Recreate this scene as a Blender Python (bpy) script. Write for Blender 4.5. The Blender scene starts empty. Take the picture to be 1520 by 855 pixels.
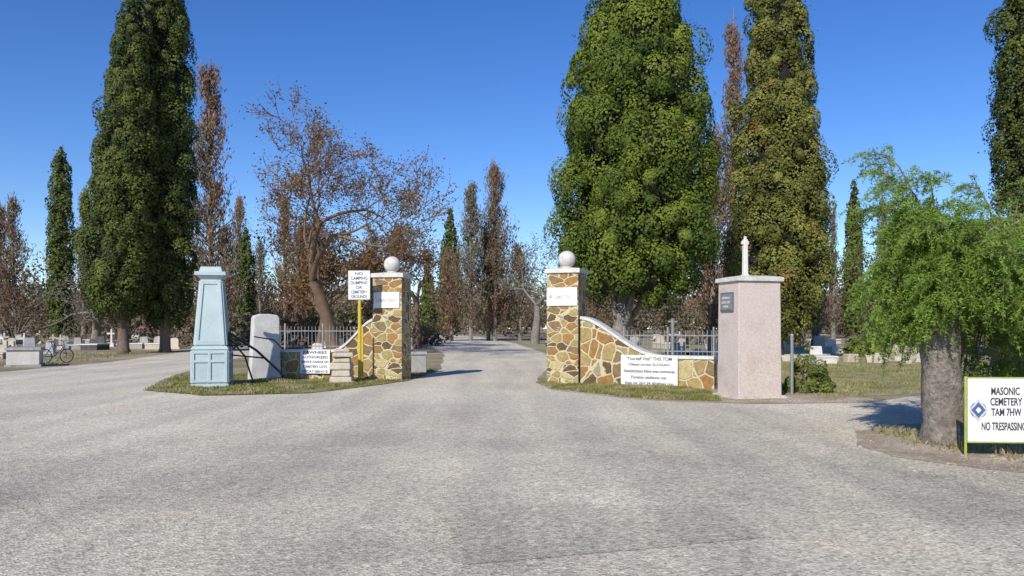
import bpy, math, random
import numpy as np
from mathutils import Vector, Matrix, noise
from mathutils.geometry import tessellate_polygon
random.seed(7)
scene = bpy.context.scene
COL = scene.collection

# ------------------------------------------------------------ materials
def new_mat(name):
    m = bpy.data.materials.new(name); m.use_nodes = True
    nt = m.node_tree
    return m, nt, nt.nodes, nt.links, nt.nodes['Principled BSDF']

def ramp(N, stops, interp='LINEAR'):
    r = N.new('ShaderNodeValToRGB'); cr = r.color_ramp; cr.interpolation = interp
    while len(cr.elements) < len(stops): cr.elements.new(0.5)
    for e, (p, c) in zip(cr.elements, stops):
        e.position = p; e.color = (c[0], c[1], c[2], 1)
    return r

def nz(N, L, co, scale, detail=4, rough=0.6):
    n = N.new('ShaderNodeTexNoise'); n.inputs['Scale'].default_value = scale
    n.inputs['Detail'].default_value = detail; n.inputs['Roughness'].default_value = rough
    L.new(co, n.inputs['Vector']); return n

def mix(N, L, f, a, b, mode='MIX'):
    m = N.new('ShaderNodeMix'); m.data_type = 'RGBA'; m.blend_type = mode
    for s, v in ((m.inputs[0], f), (m.inputs[6], a), (m.inputs[7], b)):
        if hasattr(v, 'links'): L.new(v, s)
        elif isinstance(v, tuple): s.default_value = (v[0], v[1], v[2], 1)
        else: s.default_value = v
    return m.outputs[2]

def rough_mat(name, c1, c2, scale=3, c3=None, rough=0.85, bump=0.3, bscale=40, dist=0.01, metallic=0, grime=0.25):
    m, nt, N, L, B = new_mat(name)
    tc = N.new('ShaderNodeTexCoord'); co = tc.outputs['Object']
    n = nz(N, L, co, scale, 6)
    st = [(0.3, c1), (0.7, c2)]
    if c3: st = [(0.25, c1), (0.5, c2), (0.72, c3)]
    r = ramp(N, st); L.new(n.outputs[0], r.inputs[0])
    n2 = nz(N, L, co, bscale, 5, 0.7)
    r2 = ramp(N, [(0.3, (1-grime,)*3), (0.65, (1, 1, 1))]); L.new(n2.outputs[0], r2.inputs[0])
    col = mix(N, L, 1.0, r.outputs[0], r2.outputs[0], 'MULTIPLY')
    L.new(col, B.inputs['Base Color'])
    B.inputs['Roughness'].default_value = rough; B.inputs['Metallic'].default_value = metallic
    b = N.new('ShaderNodeBump'); b.inputs['Strength'].default_value = bump; b.inputs['Distance'].default_value = dist
    L.new(n2.outputs[0], b.inputs['Height']); L.new(b.outputs[0], B.inputs['Normal'])
    return m

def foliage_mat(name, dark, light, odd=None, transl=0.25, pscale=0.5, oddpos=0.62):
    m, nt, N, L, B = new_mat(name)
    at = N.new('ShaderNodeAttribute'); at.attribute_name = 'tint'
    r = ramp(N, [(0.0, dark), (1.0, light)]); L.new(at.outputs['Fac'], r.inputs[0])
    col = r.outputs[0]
    tc = N.new('ShaderNodeTexCoord')
    n = nz(N, L, tc.outputs['Object'], pscale, 3)
    if odd:
        r2 = ramp(N, [(oddpos-0.07, (0, 0, 0)), (oddpos+0.07, (1, 1, 1))]); L.new(n.outputs[0], r2.inputs[0])
        col = mix(N, L, r2.outputs[0], col, odd)
    L.new(col, B.inputs['Base Color']); B.inputs['Roughness'].default_value = 0.7
    B.inputs['Specular IOR Level'].default_value = 0.2
    t = N.new('ShaderNodeBsdfTranslucent'); L.new(col, t.inputs[0])
    ms = N.new('ShaderNodeMixShader'); ms.inputs[0].default_value = transl
    L.new(B.outputs[0], ms.inputs[1]); L.new(t.outputs[0], ms.inputs[2])
    L.new(ms.outputs[0], N['Material Output'].inputs['Surface'])
    return m

def stone_mat(name, scale=2.6, zs=1.0):
    m, nt, N, L, B = new_mat(name)
    tc = N.new('ShaderNodeTexCoord')
    mp = N.new('ShaderNodeMapping'); mp.inputs['Scale'].default_value = (1, 1, zs)
    L.new(tc.outputs['Object'], mp.inputs[0])
    dn = nz(N, L, mp.outputs[0], 3.0, 3)
    va = N.new('ShaderNodeVectorMath'); va.operation = 'MULTIPLY_ADD'
    L.new(dn.outputs['Color'], va.inputs[0]); va.inputs[1].default_value = (0.16,)*3; L.new(mp.outputs[0], va.inputs[2])
    v = N.new('ShaderNodeTexVoronoi'); v.inputs['Scale'].default_value = scale; v.feature = 'F1'
    ve = N.new('ShaderNodeTexVoronoi'); ve.inputs['Scale'].default_value = scale; ve.feature = 'DISTANCE_TO_EDGE'
    L.new(va.outputs[0], v.inputs['Vector']); L.new(va.outputs[0], ve.inputs['Vector'])
    sep = N.new('ShaderNodeSeparateColor'); L.new(v.outputs['Color'], sep.inputs[0])
    cr = ramp(N, [(0.0, (.13, .08, .04)), (0.14, (.31, .165, .055)), (0.28, (.38, .28, .12)), (0.44, (.22, .155, .075)), (0.54, (.34, .26, .11)),
                  (0.66, (.47, .39, .21)), (0.78, (.34, .19, .065)), (0.88, (.32, .28, .17))], 'CONSTANT')
    L.new(sep.outputs[0], cr.inputs[0])
    n2 = nz(N, L, tc.outputs['Object'], 14, 6, 0.7)
    r2 = ramp(N, [(0.3, (.6, .6, .6)), (0.7, (1.25, 1.2, 1.1))]); L.new(n2.outputs[0], r2.inputs[0])
    sc = mix(N, L, 1.0, cr.outputs[0], r2.outputs[0], 'MULTIPLY')
    er = ramp(N, [(0.045, (0, 0, 0)), (0.075, (1, 1, 1))]); L.new(ve.outputs['Distance'], er.inputs[0])
    mort = mix(N, L, n2.outputs[0], (.44, .38, .22), (.60, .54, .36))
    L.new(mix(N, L, er.outputs[0], mort, sc), B.inputs['Base Color'])
    B.inputs['Roughness'].default_value = 0.85
    mm = N.new('ShaderNodeMath'); mm.operation = 'MULTIPLY_ADD'
    L.new(n2.outputs[0], mm.inputs[0]); mm.inputs[1].default_value = 0.35; L.new(er.outputs[0], mm.inputs[2])
    b = N.new('ShaderNodeBump'); b.inputs['Strength'].default_value = 0.8; b.inputs['Distance'].default_value = 0.03
    L.new(mm.outputs[0], b.inputs['Height']); L.new(b.outputs[0], B.inputs['Normal'])
    return m

def road_mat(name, dull=1.0):
    m, nt, N, L, B = new_mat(name)
    tc = N.new('ShaderNodeTexCoord'); co = tc.outputs['Object']
    big = nz(N, L, co, 0.2, 5, 0.62)
    r = ramp(N, [(0.36, (.41*dull, .382*dull, .315*dull)), (0.5, (.54*dull, .500*dull, .405*dull)), (0.64, (.68*dull, .620*dull, .500*dull))])
    L.new(big.outputs[0], r.inputs[0])
    sp = N.new('ShaderNodeSeparateXYZ'); L.new(co, sp.inputs[0])
    mr = N.new('ShaderNodeMapRange'); mr.inputs[1].default_value = 7; mr.inputs[2].default_value = 18
    L.new(sp.outputs[1], mr.inputs[0])
    mu = N.new('ShaderNodeMath'); mu.operation = 'MULTIPLY'; mu.inputs[1].default_value = 0.55; L.new(mr.outputs[0], mu.inputs[0])
    col = mix(N, L, mu.outputs[0], r.outputs[0], (.72, .66, .545))
    mp = N.new('ShaderNodeMapping'); mp.inputs['Scale'].default_value = (1.1, 0.10, 1); mp.inputs['Rotation'].default_value = (0, 0, 0.12)
    L.new(co, mp.inputs[0])
    st = nz(N, L, mp.outputs[0], 1.0, 3, 0.5)
    rs = ramp(N, [(0.38, (.86, .86, .87)), (0.6, (1.06, 1.05, 1.02))]); L.new(st.outputs[0], rs.inputs[0])
    col = mix(N, L, 1.0, col, rs.outputs[0], 'MULTIPLY')
    gp = nz(N, L, co, 0.55, 5, 0.65)
    rg = ramp(N, [(0.53, (0, 0, 0)), (0.66, (.6, .6, .6))]); L.new(gp.outputs[0], rg.inputs[0])
    col = mix(N, L, rg.outputs[0], col, (.66, .57, .43))
    v = N.new('ShaderNodeTexVoronoi'); v.inputs['Scale'].default_value = 46; L.new(co, v.inputs['Vector'])
    sc = N.new('ShaderNodeSeparateColor'); L.new(v.outputs['Color'], sc.inputs[0])
    rv = ramp(N, [(0.0, (.50, .49, .48)), (0.3, (.85, .84, .82)), (0.7, (1.05, 1.04, 1.02)), (1.0, (1.42, 1.40, 1.34))]); L.new(sc.outputs[0], rv.inputs[0])
    col = mix(N, L, 0.85, col, rv.outputs[0], 'MULTIPLY')
    fn = nz(N, L, co, 11, 6, 0.75)
    rf = ramp(N, [(0.32, (.78, .78, .78)), (0.62, (1.12, 1.12, 1.12))]); L.new(fn.outputs[0], rf.inputs[0])
    col = mix(N, L, 1.0, col, rf.outputs[0], 'MULTIPLY')
    cv = N.new('ShaderNodeTexVoronoi'); cv.feature = 'DISTANCE_TO_EDGE'; cv.inputs['Scale'].default_value = 0.33
    dn = nz(N, L, co, 1.2, 5)
    va = N.new('ShaderNodeVectorMath'); va.operation = 'MULTIPLY_ADD'
    L.new(dn.outputs['Color'], va.inputs[0]); va.inputs[1].default_value = (1.2,)*3; L.new(co, va.inputs[2]); L.new(va.outputs[0], cv.inputs['Vector'])
    rc = ramp(N, [(0.0, (.66, .65, .64)), (0.006, (1, 1, 1))]); L.new(cv.outputs['Distance'], rc.inputs[0])
    col = mix(N, L, 0.6, col, rc.outputs[0], 'MULTIPLY')
    L.new(col, B.inputs['Base Color']); B.inputs['Roughness'].default_value = 0.95
    B.inputs['Specular IOR Level'].default_value = 0.15
    b = N.new('ShaderNodeBump'); b.inputs['Strength'].default_value = 0.6; b.inputs['Distance'].default_value = 0.010
    L.new(v.outputs['Distance'], b.inputs['Height']); L.new(b.outputs[0], B.inputs['Normal'])
    return m

def ground_mat(name, cols, s1=0.25, s2=9):
    m, nt, N, L, B = new_mat(name)
    tc = N.new('ShaderNodeTexCoord'); co = tc.outputs['Object']
    a = nz(N, L, co, s1, 6, 0.7)
    st = [(0.34 + 0.34*i/(len(cols)-1), c) for i, c in enumerate(cols)]
    r = ramp(N, st); L.new(a.outputs[0], r.inputs[0])
    f = nz(N, L, co, s2, 6, 0.75)
    rf = ramp(N, [(0.3, (.55, .55, .55)), (0.7, (1.3, 1.3, 1.3))]); L.new(f.outputs[0], rf.inputs[0])
    L.new(mix(N, L, 1.0, r.outputs[0], rf.outputs[0], 'MULTIPLY'), B.inputs['Base Color'])
    B.inputs['Roughness'].default_value = 0.95
    b = N.new('ShaderNodeBump'); b.inputs['Strength'].default_value = 0.7; b.inputs['Distance'].default_value = 0.05
    L.new(f.outputs[0], b.inputs['Height']); L.new(b.outputs[0], B.inputs['Normal'])
    return m

M = {}
M['stone'] = stone_mat('flagstone_masonry', 2.8)
M['stone_p'] = stone_mat('flagstone_pillar', 3.1, 1.5)
M['white'] = rough_mat('white_paint', (.66, .64, .60), (.78, .76, .73), 2, bump=.15, grime=.18)
M['coping'] = rough_mat('whitewashed_coping', (.58, .55, .50), (.78, .76, .72), 4, grime=.35)
M['signwhite'] = rough_mat('sign_white', (.72, .72, .71), (.80, .80, .79), 3, bump=.03, rough=.5, grime=.08)
M['ball'] = rough_mat('ball_white', (.50, .47, .42), (.78, .75, .71), 5, grime=.3)
M['blue'] = rough_mat('pale_blue_paint', (.37, .47, .49), (.46, .57, .59), 2.2, rough=.6, bump=.15, grime=.22)
M['pink'] = rough_mat('pinkish_concrete', (.50, .41, .36), (.64, .55, .50), 1.6, (.58, .50, .45), bump=.5, bscale=26, grime=.3)
M['oldstone'] = rough_mat('limestone', (.48, .42, .32), (.62, .56, .46), 4, bump=.6, bscale=18, grime=.35)
M['pebble'] = rough_mat('pebbles', (.30, .25, .19), (.56, .49, .40), 3, bump=.3, bscale=18, grime=.35)
M['slab'] = rough_mat('weathered_stucco', (.50, .50, .49), (.74, .73, .71), 2, bump=.4, grime=.3)
M['metal'] = rough_mat('galvanised_metal', (.30, .31, .32), (.42, .43, .44), 6, rough=.5, metallic=.5)
M['iron'] = rough_mat('grey_iron', (.16, .165, .17), (.36, .37, .37), 6, rough=.5)
M['dark'] = rough_mat('dark_iron', (.02, .022, .03), (.06, .06, .07), 8, rough=.5, metallic=.4)
M['yellow'] = rough_mat('yellow_paint', (.55, .38, .02), (.66, .50, .05), 5, rough=.5, grime=.2)
M['ygreen'] = rough_mat('green_yellow_paint', (.25, .36, .06), (.50, .50, .10), 4, rough=.5)
M['ink'] = rough_mat('black_lettering', (.03, .03, .04), (.06, .06, .07), 5, rough=.6, bump=0)
M['inkpale'] = rough_mat('faded_lettering', (.42, .42, .40), (.55, .55, .52), 5, rough=.6, bump=0)
M['inkblue'] = rough_mat('navy_lettering', (.03, .05, .10), (.06, .09, .17), 5, rough=.6, bump=0)
M['emblem'] = rough_mat('blue_mark', (.05, .12, .30), (.07, .16, .38), 5, rough=.5, bump=0)
M['plaque'] = rough_mat('bronze_plaque', (.13, .16, .18), (.20, .24, .27), 9, rough=.45, metallic=.3)
M['bark'] = rough_mat('bark', (.12, .085, .06), (.27, .20, .15), 5, bump=1, bscale=16, dist=.04, grime=.5)
M['barkgrey'] = rough_mat('grey_bark', (.17, .145, .12), (.40, .36, .31), 4, bump=1, bscale=14, dist=.06, grime=.6)
M['barkred'] = rough_mat('twig_bark', (.12, .08, .052), (.24, .16, .105), 3, bump=.6, bscale=14, dist=.03, grime=.4)
M['granite'] = rough_mat('grey_granite', (.28, .28, .28), (.44, .43, .42), 6, grime=.3)
M['granite_d'] = rough_mat('dark_granite', (.05, .05, .055), (.12, .11, .11), 6, grime=.3)
M['granite_w'] = rough_mat('white_marble', (.55, .52, .48), (.70, .67, .63), 4, grime=.3)
M['road'] = road_mat('chip_seal')
M['patch'] = road_mat('repaired_asphalt', 0.88)
M['ground'] = ground_mat('dry_cemetery_ground', [(.17, .16, .06), (.27, .22, .12), (.38, .31, .19), (.46, .39, .27)])
M['grass'] = ground_mat('grass_turf', [(.16, .18, .045), (.24, .235, .08), (.36, .31, .16)], .9, 12)
M['lawn'] = ground_mat('patchy_lawn', [(.22, .22, .07), (.29, .275, .105), (.38, .33, .18), (.48, .41, .28)], .4, 8)
M['dirt'] = ground_mat('gravelly_dirt', [(.30, .225, .15), (.46, .37, .265), (.58, .50, .39)], 1.2, 14)
M['blade'] = foliage_mat('grass_blades', (.15, .17, .04), (.35, .35, .12), (.43, .36, .19), .35, 1.3, .53)
M['cy'] = foliage_mat('cypress_green', (.026, .056, .009), (.185, .235, .032), (.20, .18, .045), .10, .6, .70)
M['cyb'] = foliage_mat('cypress_dark', (.024, .044, .011), (.140, .165, .036), (.17, .15, .05), .10, .6, .68)
M['cyy'] = foliage_mat('cypress_olive', (.045, .058, .012), (.235, .240, .055), (.27, .18, .06), .10, .5, .65)
M['core'] = rough_mat('foliage_shade_core', (.006, .010, .003), (.014, .020, .006), 3, bump=1, bscale=8, dist=.2)  # near-black colour paints in the shade of gaps between leaf clumps
M['dead'] = foliage_mat('dead_cypress_needles', (.12, .075, .05), (.33, .205, .13), (.18, .17, .09), .2, .35, .56)
M['deadgrey'] = foliage_mat('bare_twigs_grey', (.12, .10, .075), (.29, .24, .18), (.16, .165, .075), .2, .3, .56)
M['brownleaf'] = foliage_mat('brown_leaves', (.10, .058, .028), (.31, .18, .085), (.17, .15, .06), .3, .3, .60)
M['line'] = foliage_mat('distant_leaves', (.055, .055, .03), (.18, .165, .085), (.19, .14, .095), .15, .06, .48)
M['mesq'] = foliage_mat('feathery_leaves', (.13, .21, .03), (.32, .48, .08), (.28, .34, .08), .45, .8, .66)
M['bush'] = foliage_mat('bush_leaves', (.08, .12, .02), (.24, .27, .07), None, .3)

# ------------------------------------------------------------ mesh helpers
class MB:
    def __init__(s): s.v = []; s.f = []; s.m = []; s.mats = []
    def mi(s, mat):
        if mat not in s.mats: s.mats.append(mat)
        return s.mats.index(mat)
    def add(s, vs, fs, mat):
        o = len(s.v); i = s.mi(mat)
        s.v += [tuple(v) for v in vs]; s.f += [tuple(a+o for a in f) for f in fs]; s.m += [i]*len(fs)
    def frus(s, c, w0, d0, w1, d1, h, mat, rot=0, off=(0, 0)):
        vs = []
        for (w, d, z, ox, oy) in ((w0, d0, 0, 0, 0), (w1, d1, h, off[0], off[1])):
            for sx, sy in ((-1, -1), (1, -1), (1, 1), (-1, 1)):
                x, y = sx*w/2+ox, sy*d/2+oy
                vs.append((c[0]+x*math.cos(rot)-y*math.sin(rot), c[1]+x*math.sin(rot)+y*math.cos(rot), c[2]+z))
        s.add(vs, [(3, 2, 1, 0), (4, 5, 6, 7), (0, 1, 5, 4), (1, 2, 6, 5), (2, 3, 7, 6), (3, 0, 4, 7)], mat)
    def box(s, c, sz, mat, rot=0):
        s.frus((c[0], c[1], c[2]-sz[2]/2), sz[0], sz[1], sz[0], sz[1], sz[2], mat, rot)
    def tube(s, pts, rad, mat, n=8, cap=True):
        pts = [Vector(p) for p in pts]; vs = []; fs = []
        if not hasattr(rad, '__len__'): rad = [rad]*len(pts)
        for i, p in enumerate(pts):
            d = (pts[min(i+1, len(pts)-1)]-pts[max(i-1, 0)]).normalized()
            a = d.cross(Vector((0.31, 0.95, 0.05)))
            if a.length < .1: a = d.cross(Vector((1, 0, 0)))
            a.normalize(); b = d.cross(a)
            for k in range(n):
                t = 2*math.pi*k/n; vs.append(p+(a*math.cos(t)+b*math.sin(t))*rad[i])
        for i in range(len(pts)-1):
            for k in range(n):
                fs.append((i*n+k, i*n+(k+1) % n, (i+1)*n+(k+1) % n, (i+1)*n+k))
        if cap: fs += [tuple(range(n))[::-1], tuple((len(pts)-1)*n+k for k in range(n))]
        s.add(vs, fs, mat)
    def lathe(s, prof, c, mat, n=20):
        vs = []; fs = []
        for r, z in prof:
            for k in range(n):
                t = 2*math.pi*k/n; vs.append((c[0]+r*math.cos(t), c[1]+r*math.sin(t), c[2]+z))
        for i in range(len(prof)-1):
            for k in range(n): fs.append((i*n+k, i*n+(k+1) % n, (i+1)*n+(k+1) % n, (i+1)*n+k))
        s.add(vs, fs, mat)
    def sphere(s, c, r, mat, n=24):
        s.lathe([(max(1e-4, r*math.sin(math.pi*i/(n//2))), -r*math.cos(math.pi*i/(n//2))) for i in range(n//2+1)], c, mat, n)
    def obj(s, name, loc=(0, 0, 0), rot=0, parent=None, bevel=0, smooth=False):
        me = bpy.data.meshes.new(name); me.from_pydata(s.v, [], s.f)
        for m in s.mats: me.materials.append(m)
        me.polygons.foreach_set('material_index', s.m)
        if smooth: me.polygons.foreach_set('use_smooth', [True]*len(s.f))
        me.update()
        o = bpy.data.objects.new(name, me); COL.objects.link(o)
        o.location = loc; o.rotation_euler = (0, 0, rot)
        if parent: o.parent = parent
        if bevel:
            b = o.modifiers.new('bevel', 'BEVEL'); b.width = bevel; b.segments = 2; b.limit_method = 'ANGLE'
        return o

def lettering(name, txt, center, width, height, mat, parent):
    cu = bpy.data.curves.new(name, 'FONT'); cu.body = txt; cu.align_x = 'CENTER'; cu.size = 1.0; cu.extrude = 0.004; cu.offset = 0.012
    t = bpy.data.objects.new(name, cu); COL.objects.link(t)
    dg = bpy.context.evaluated_depsgraph_get()
    me = bpy.data.meshes.new_from_object(t.evaluated_get(dg)); bpy.data.objects.remove(t)
    xs = [v.co.x for v in me.vertices]; ys = [v.co.y for v in me.vertices]
    x0, x1, y0, y1 = min(xs), max(xs), min(ys), max(ys)
    for v in me.vertices:
        x = ((v.co.x-x0)/(x1-x0)-.5)*width; y = ((v.co.y-y0)/(y1-y0)-.5)*height
        v.co = (x, -v.co.z, y)
    me.materials.clear(); me.materials.append(mat)
    o = bpy.data.objects.new(name, me); COL.objects.link(o); o.location = center; o.parent = parent
    return o

def leaf_obj(name, C, Nn, size, tint, mat, parent=None, loc=(0, 0, 0), aspect=.55, seed=0, axis=None):
    rng = np.random.default_rng(seed); n = len(C)
    Nn = Nn/np.linalg.norm(Nn, axis=1, keepdims=True)
    R = rng.normal(size=(n, 3)) if axis is None else axis
    a = np.cross(Nn, R); a /= np.linalg.norm(a, axis=1, keepdims=True)+1e-9
    b = np.cross(Nn, a)
    if axis is not None: a, b = b, a
    s = size[:, None]
    V = np.stack([C-a*s*.5, C-b*s*.5*aspect+a*s*.05, C+a*s*.5, C+b*s*.5*aspect+a*s*.05], 1).reshape(-1, 3)
    me = bpy.data.meshes.new(name)
    me.vertices.add(4*n); me.vertices.foreach_set('co', V.astype(np.float32).ravel())
    me.loops.add(4*n); me.loops.foreach_set('vertex_index', np.arange(4*n, dtype=np.int32))
    me.polygons.add(n); me.polygons.foreach_set('loop_start', np.arange(0, 4*n, 4, dtype=np.int32))
    me.update(calc_edges=True)
    at = me.attributes.new('tint', 'FLOAT', 'FACE'); at.data.foreach_set('value', np.clip(tint, 0, 1).astype(np.float32))
    me.materials.append(mat)
    o = bpy.data.objects.new(name, me); COL.objects.link(o); o.location = loc
    if parent: o.parent = parent
    return o

def clump_leaves(cen, outw, s, vert, lpc, ls, rng, up=.4, jit=.38, shell=(.78, 1.06)):
    n = len(cen)
    d = rng.normal(size=(n, lpc, 3)); d /= np.linalg.norm(d, axis=2, keepdims=True)
    d = d+outw[:, None, :]*.7+np.array([0, 0, up]); d /= np.linalg.norm(d, axis=2, keepdims=True)
    rad = np.stack([s, s, s*vert], 1)[:, None, :]
    pos = cen[:, None, :]+d*rad*rng.uniform(shell[0], shell[1], (n, lpc, 1))
    nn = d+jit*rng.normal(size=d.shape)
    ct = rng.uniform(.1, .75, (n, 1))
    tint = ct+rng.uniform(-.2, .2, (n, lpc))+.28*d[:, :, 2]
    size = ls*rng.uniform(.6, 1.4, (n, lpc))
    return pos.reshape(-1, 3), nn.reshape(-1, 3), size.ravel(), tint.ravel()

def cypress(name, loc, prof, n, lpc, cs, ls, mat, seed, lean=(0, 0), trunk_r=.35, core=.80, vert=1.3, trunk_off=0, spread=(.80, 1.08), bark='bark'):
    rng = np.random.default_rng(seed)
    pz = np.array([p[0] for p in prof]); pr = np.array([p[1] for p in prof]); H = pz[-1]
    zz = np.linspace(pz[0], H, 400); w = np.interp(zz, pz, pr)+.12; cdf = np.cumsum(w)/w.sum()
    z = np.interp((np.arange(n)+rng.uniform(size=n))/n, cdf, zz); th = (np.arange(n)*2.39996+rng.uniform(-.6, .6, n)) % (2*math.pi)
    ph = rng.uniform(0, 6.28, 4)
    def lobe(th, z):
        return 1+.07*np.sin(3*th+z*.9+ph[0])+.08*np.sin(5*th-z*1.3+ph[1])+.07*np.sin(2*th+z*2.3+ph[2])+.06*np.sin(z*3.1+th+ph[3])
    r = np.interp(z, pz, pr)*lobe(th, z)*rng.uniform(spread[0], spread[1], n)
    lx = lean[0]*(z/H); ly = lean[1]*(z/H)
    cen = np.stack([r*np.cos(th)+lx, r*np.sin(th)+ly, z], 1)
    outw = np.stack([np.cos(th), np.sin(th), 0*th], 1)
    s = cs*rng.uniform(.45, 1.5, n)*np.clip(np.interp(z, pz, pr)/pr.max()+.25, .35, 1)
    P = clump_leaves(cen, outw, s, vert, lpc, ls, rng, jit=.24, shell=(.88, 1.04))
    k = n*5; zs = np.interp(rng.uniform(size=k), cdf, zz); ts = rng.uniform(0, 2*math.pi, k)
    rs = np.interp(zs, pz, pr)*lobe(ts, zs)*rng.uniform(.95, 1.04, k)+rng.uniform(0, cs*1.15, k)
    Q = np.stack([rs*np.cos(ts)+lean[0]*zs/H, rs*np.sin(ts)+lean[1]*zs/H, zs+rng.uniform(0, .5, k)], 1)
    QN = np.stack([np.cos(ts), np.sin(ts), .2+0*ts], 1)+.6*rng.normal(size=(k, 3))
    P = (np.concatenate([P[0], Q]), np.concatenate([P[1], QN]), np.concatenate([P[2], ls*.8*rng.uniform(.6, 1.3, k)]), np.concatenate([P[3], rng.uniform(.2, .8, k)]))
    mb = MB()
    mb.tube([(trunk_off, 0, -.1), (trunk_off*.9, 0, .3), (trunk_off*.6, 0, pz[0]+.6), (lean[0]*.5, lean[1]*.5, H*.5), (lean[0], lean[1], H*.96)],
            [trunk_r*1.35, trunk_r, trunk_r*.85, trunk_r*.4, .02], M[bark], 9)
    for k in range(5):
        a = k*1.3+seed; zb = .8+.25*k
        mb.tube([(trunk_off*.7, 0, zb), (trunk_off*.5+math.cos(a)*.5, math.sin(a)*.5, zb+.9), (math.cos(a)*pr.max()*.45, math.sin(a)*pr.max()*.45, pz[0]+2.2)],
                [trunk_r*.4, trunk_r*.3, .05], M[bark], 6)
    root = mb.obj(name, loc, smooth=True)
    leaf_obj('foliage', *P, mat, parent=root, seed=seed, aspect=.7)
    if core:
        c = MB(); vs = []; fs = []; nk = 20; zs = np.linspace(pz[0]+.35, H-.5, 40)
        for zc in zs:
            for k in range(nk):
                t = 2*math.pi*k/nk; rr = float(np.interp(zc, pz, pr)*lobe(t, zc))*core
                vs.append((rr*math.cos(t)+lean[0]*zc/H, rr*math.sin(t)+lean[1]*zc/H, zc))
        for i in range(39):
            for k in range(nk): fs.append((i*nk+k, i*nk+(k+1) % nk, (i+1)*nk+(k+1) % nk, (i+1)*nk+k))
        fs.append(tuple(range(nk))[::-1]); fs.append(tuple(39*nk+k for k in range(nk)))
        c.add(vs, fs, M['core']); c.obj('foliage_shade_core', parent=root)  # shell blocks see-through; its dark colour stands in for crown shade
    return root

def dead_cypress(name, loc, H, w, seed, mat='dead', dens=1.0):
    rng = np.random.default_rng(seed); R = w/2
    mb = MB(); mb.tube([(0, 0, -.1), (0.1, 0, H*.3), (-.08, .05, H*.65), (0, 0, H)], [.28, .2, .12, .02], M['barkgrey'], 6)
    C = []; nb = int(H*9)
    ph = rng.uniform(0, 6); kk = int(30*dens)
    for i in range(nb):
        t = i/nb; z = H*(.05+.88*t); a = rng.uniform(0, 6.28)
        rl = R*(1.15-.95*t**1.5)*rng.uniform(.5, 1.25)*(1+.3*math.sin(z*1.1+ph))*(.6+.4*min(1, t*6))
        zup = rl*rng.uniform(.9, 2.0)
        e = np.array([math.cos(a)*rl, math.sin(a)*rl, z+zup])
        s0 = np.array([0, 0, z]); mid = s0*.5+e*.5+np.array([math.cos(a)*rl*.22, math.sin(a)*rl*.22, -.1])
        if e[2] > H*1.02: e[2] = H*1.02
        mb.tube([s0, mid, e], [.05, .035, .014], M['barkred'], 3, cap=False)
        u = rng.uniform(.2, 1.08, kk)[:, None]
        C.append(s0*(1-u)**2+2*mid*u*(1-u)+e*u**2+rng.normal(size=(kk, 3))*np.array([.17, .17, .3])*(.5+R*.3))
    C = np.concatenate(C); n = len(C)
    root = mb.obj(name, loc)
    ax = np.stack([rng.normal(size=n)*.5, rng.normal(size=n)*.5, np.ones(n)], 1)
    leaf_obj('needles', C, np.cross(ax, rng.normal(size=(n, 3))), .27*rng.uniform(.5, 1.4, n)*(.7+R*.25), np.repeat(rng.uniform(.1, .9, nb), kk)+rng.uniform(-.2, .2, n), M[mat], parent=root, seed=seed, aspect=.30, axis=ax)
    return root

def branchy(mb, rng, p, d, L, r, depth, mat, tips, spread=.6, gnarl=.25, up=.12, kids=(2, 4), shrink=.72, sides=6):
    pts = [p.copy()]; rad = [r]; n = 4
    for i in range(n):
        d = (d+Vector(rng.normal(size=3))*gnarl*.5+Vector((0, 0, up*.3))).normalized()
        p = p+d*(L/n); pts.append(p.copy()); rad.append(r*(1-.4*(i+1)/n))
    mb.tube(pts, rad, mat, max(3, sides), cap=False)
    if depth <= 1:
        tips.append((pts, d))
    if depth == 0: return
    for k in range(rng.integers(kids[0], kids[1]+1)):
        q = pts[-1] if k < 2 else pts[rng.integers(2, n)]
        a = Vector(rng.normal(size=3)); a = (a-a.dot(d)*d).normalized()
        nd = (d+a*spread*rng.uniform(.7, 1.4)+Vector((0, 0, up))).normalized()
        branchy(mb, rng, q.copy(), nd, L*shrink*rng.uniform(.75, 1.2), max(.016, rad[-1]*rng.uniform(.6, .85)), depth-1, mat, tips, spread, gnarl, up, kids, shrink, sides-1)

def branch_tree(name, loc, H, seed, depth=6, leaves=14, leafmat='brownleaf', ls=.2, r=.32, spread=.75, bark='bark', up=.06, trunkf=.26, kids=(2, 4), scatter=.3, wide=1.0, leafprob=1.0):
    rng = np.random.default_rng(seed); mb = MB(); tips = []
    branchy(mb, rng, Vector((0, 0, -.1)), Vector((.03, 0, 1)), H*trunkf, r, depth, M[bark], tips, spread, .3, up, kids)
    V = np.array(mb.v); zt = np.percentile(V[:, 2], 99.7); k = H/zt
    cx = np.median(V[:, 0]); sh = lambda P: np.stack([(P[:, 0]-cx*np.clip(P[:, 2]/zt*2, 0, 1))*k*wide, P[:, 1]*k*wide, P[:, 2]*k], 1)
    mb.v = [tuple(a) for a in sh(V)]
    root = mb.obj(name, loc, smooth=True)
    C = []
    tips = [t for t in tips if rng.uniform() < leafprob]
    for pts, d in tips:
        tipc = rng.normal(size=3)*.1
        for j in range(leaves):
            q = pts[rng.integers(1, len(pts))]; C.append(np.array(q)+tipc+rng.normal(size=3)*scatter)
    if C:
        C = sh(np.array(C)); n = len(C)
        leaf_obj('leaves', C, rng.normal(size=(n, 3))+np.array([-.2, -.4, .4]), ls*rng.uniform(.5, 1.4, n), np.repeat(rng.uniform(0, 1, len(tips)), leaves)*.6+rng.uniform(0, .4, n), M[leafmat], parent=root, seed=seed, aspect=.6)
    return root

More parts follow.
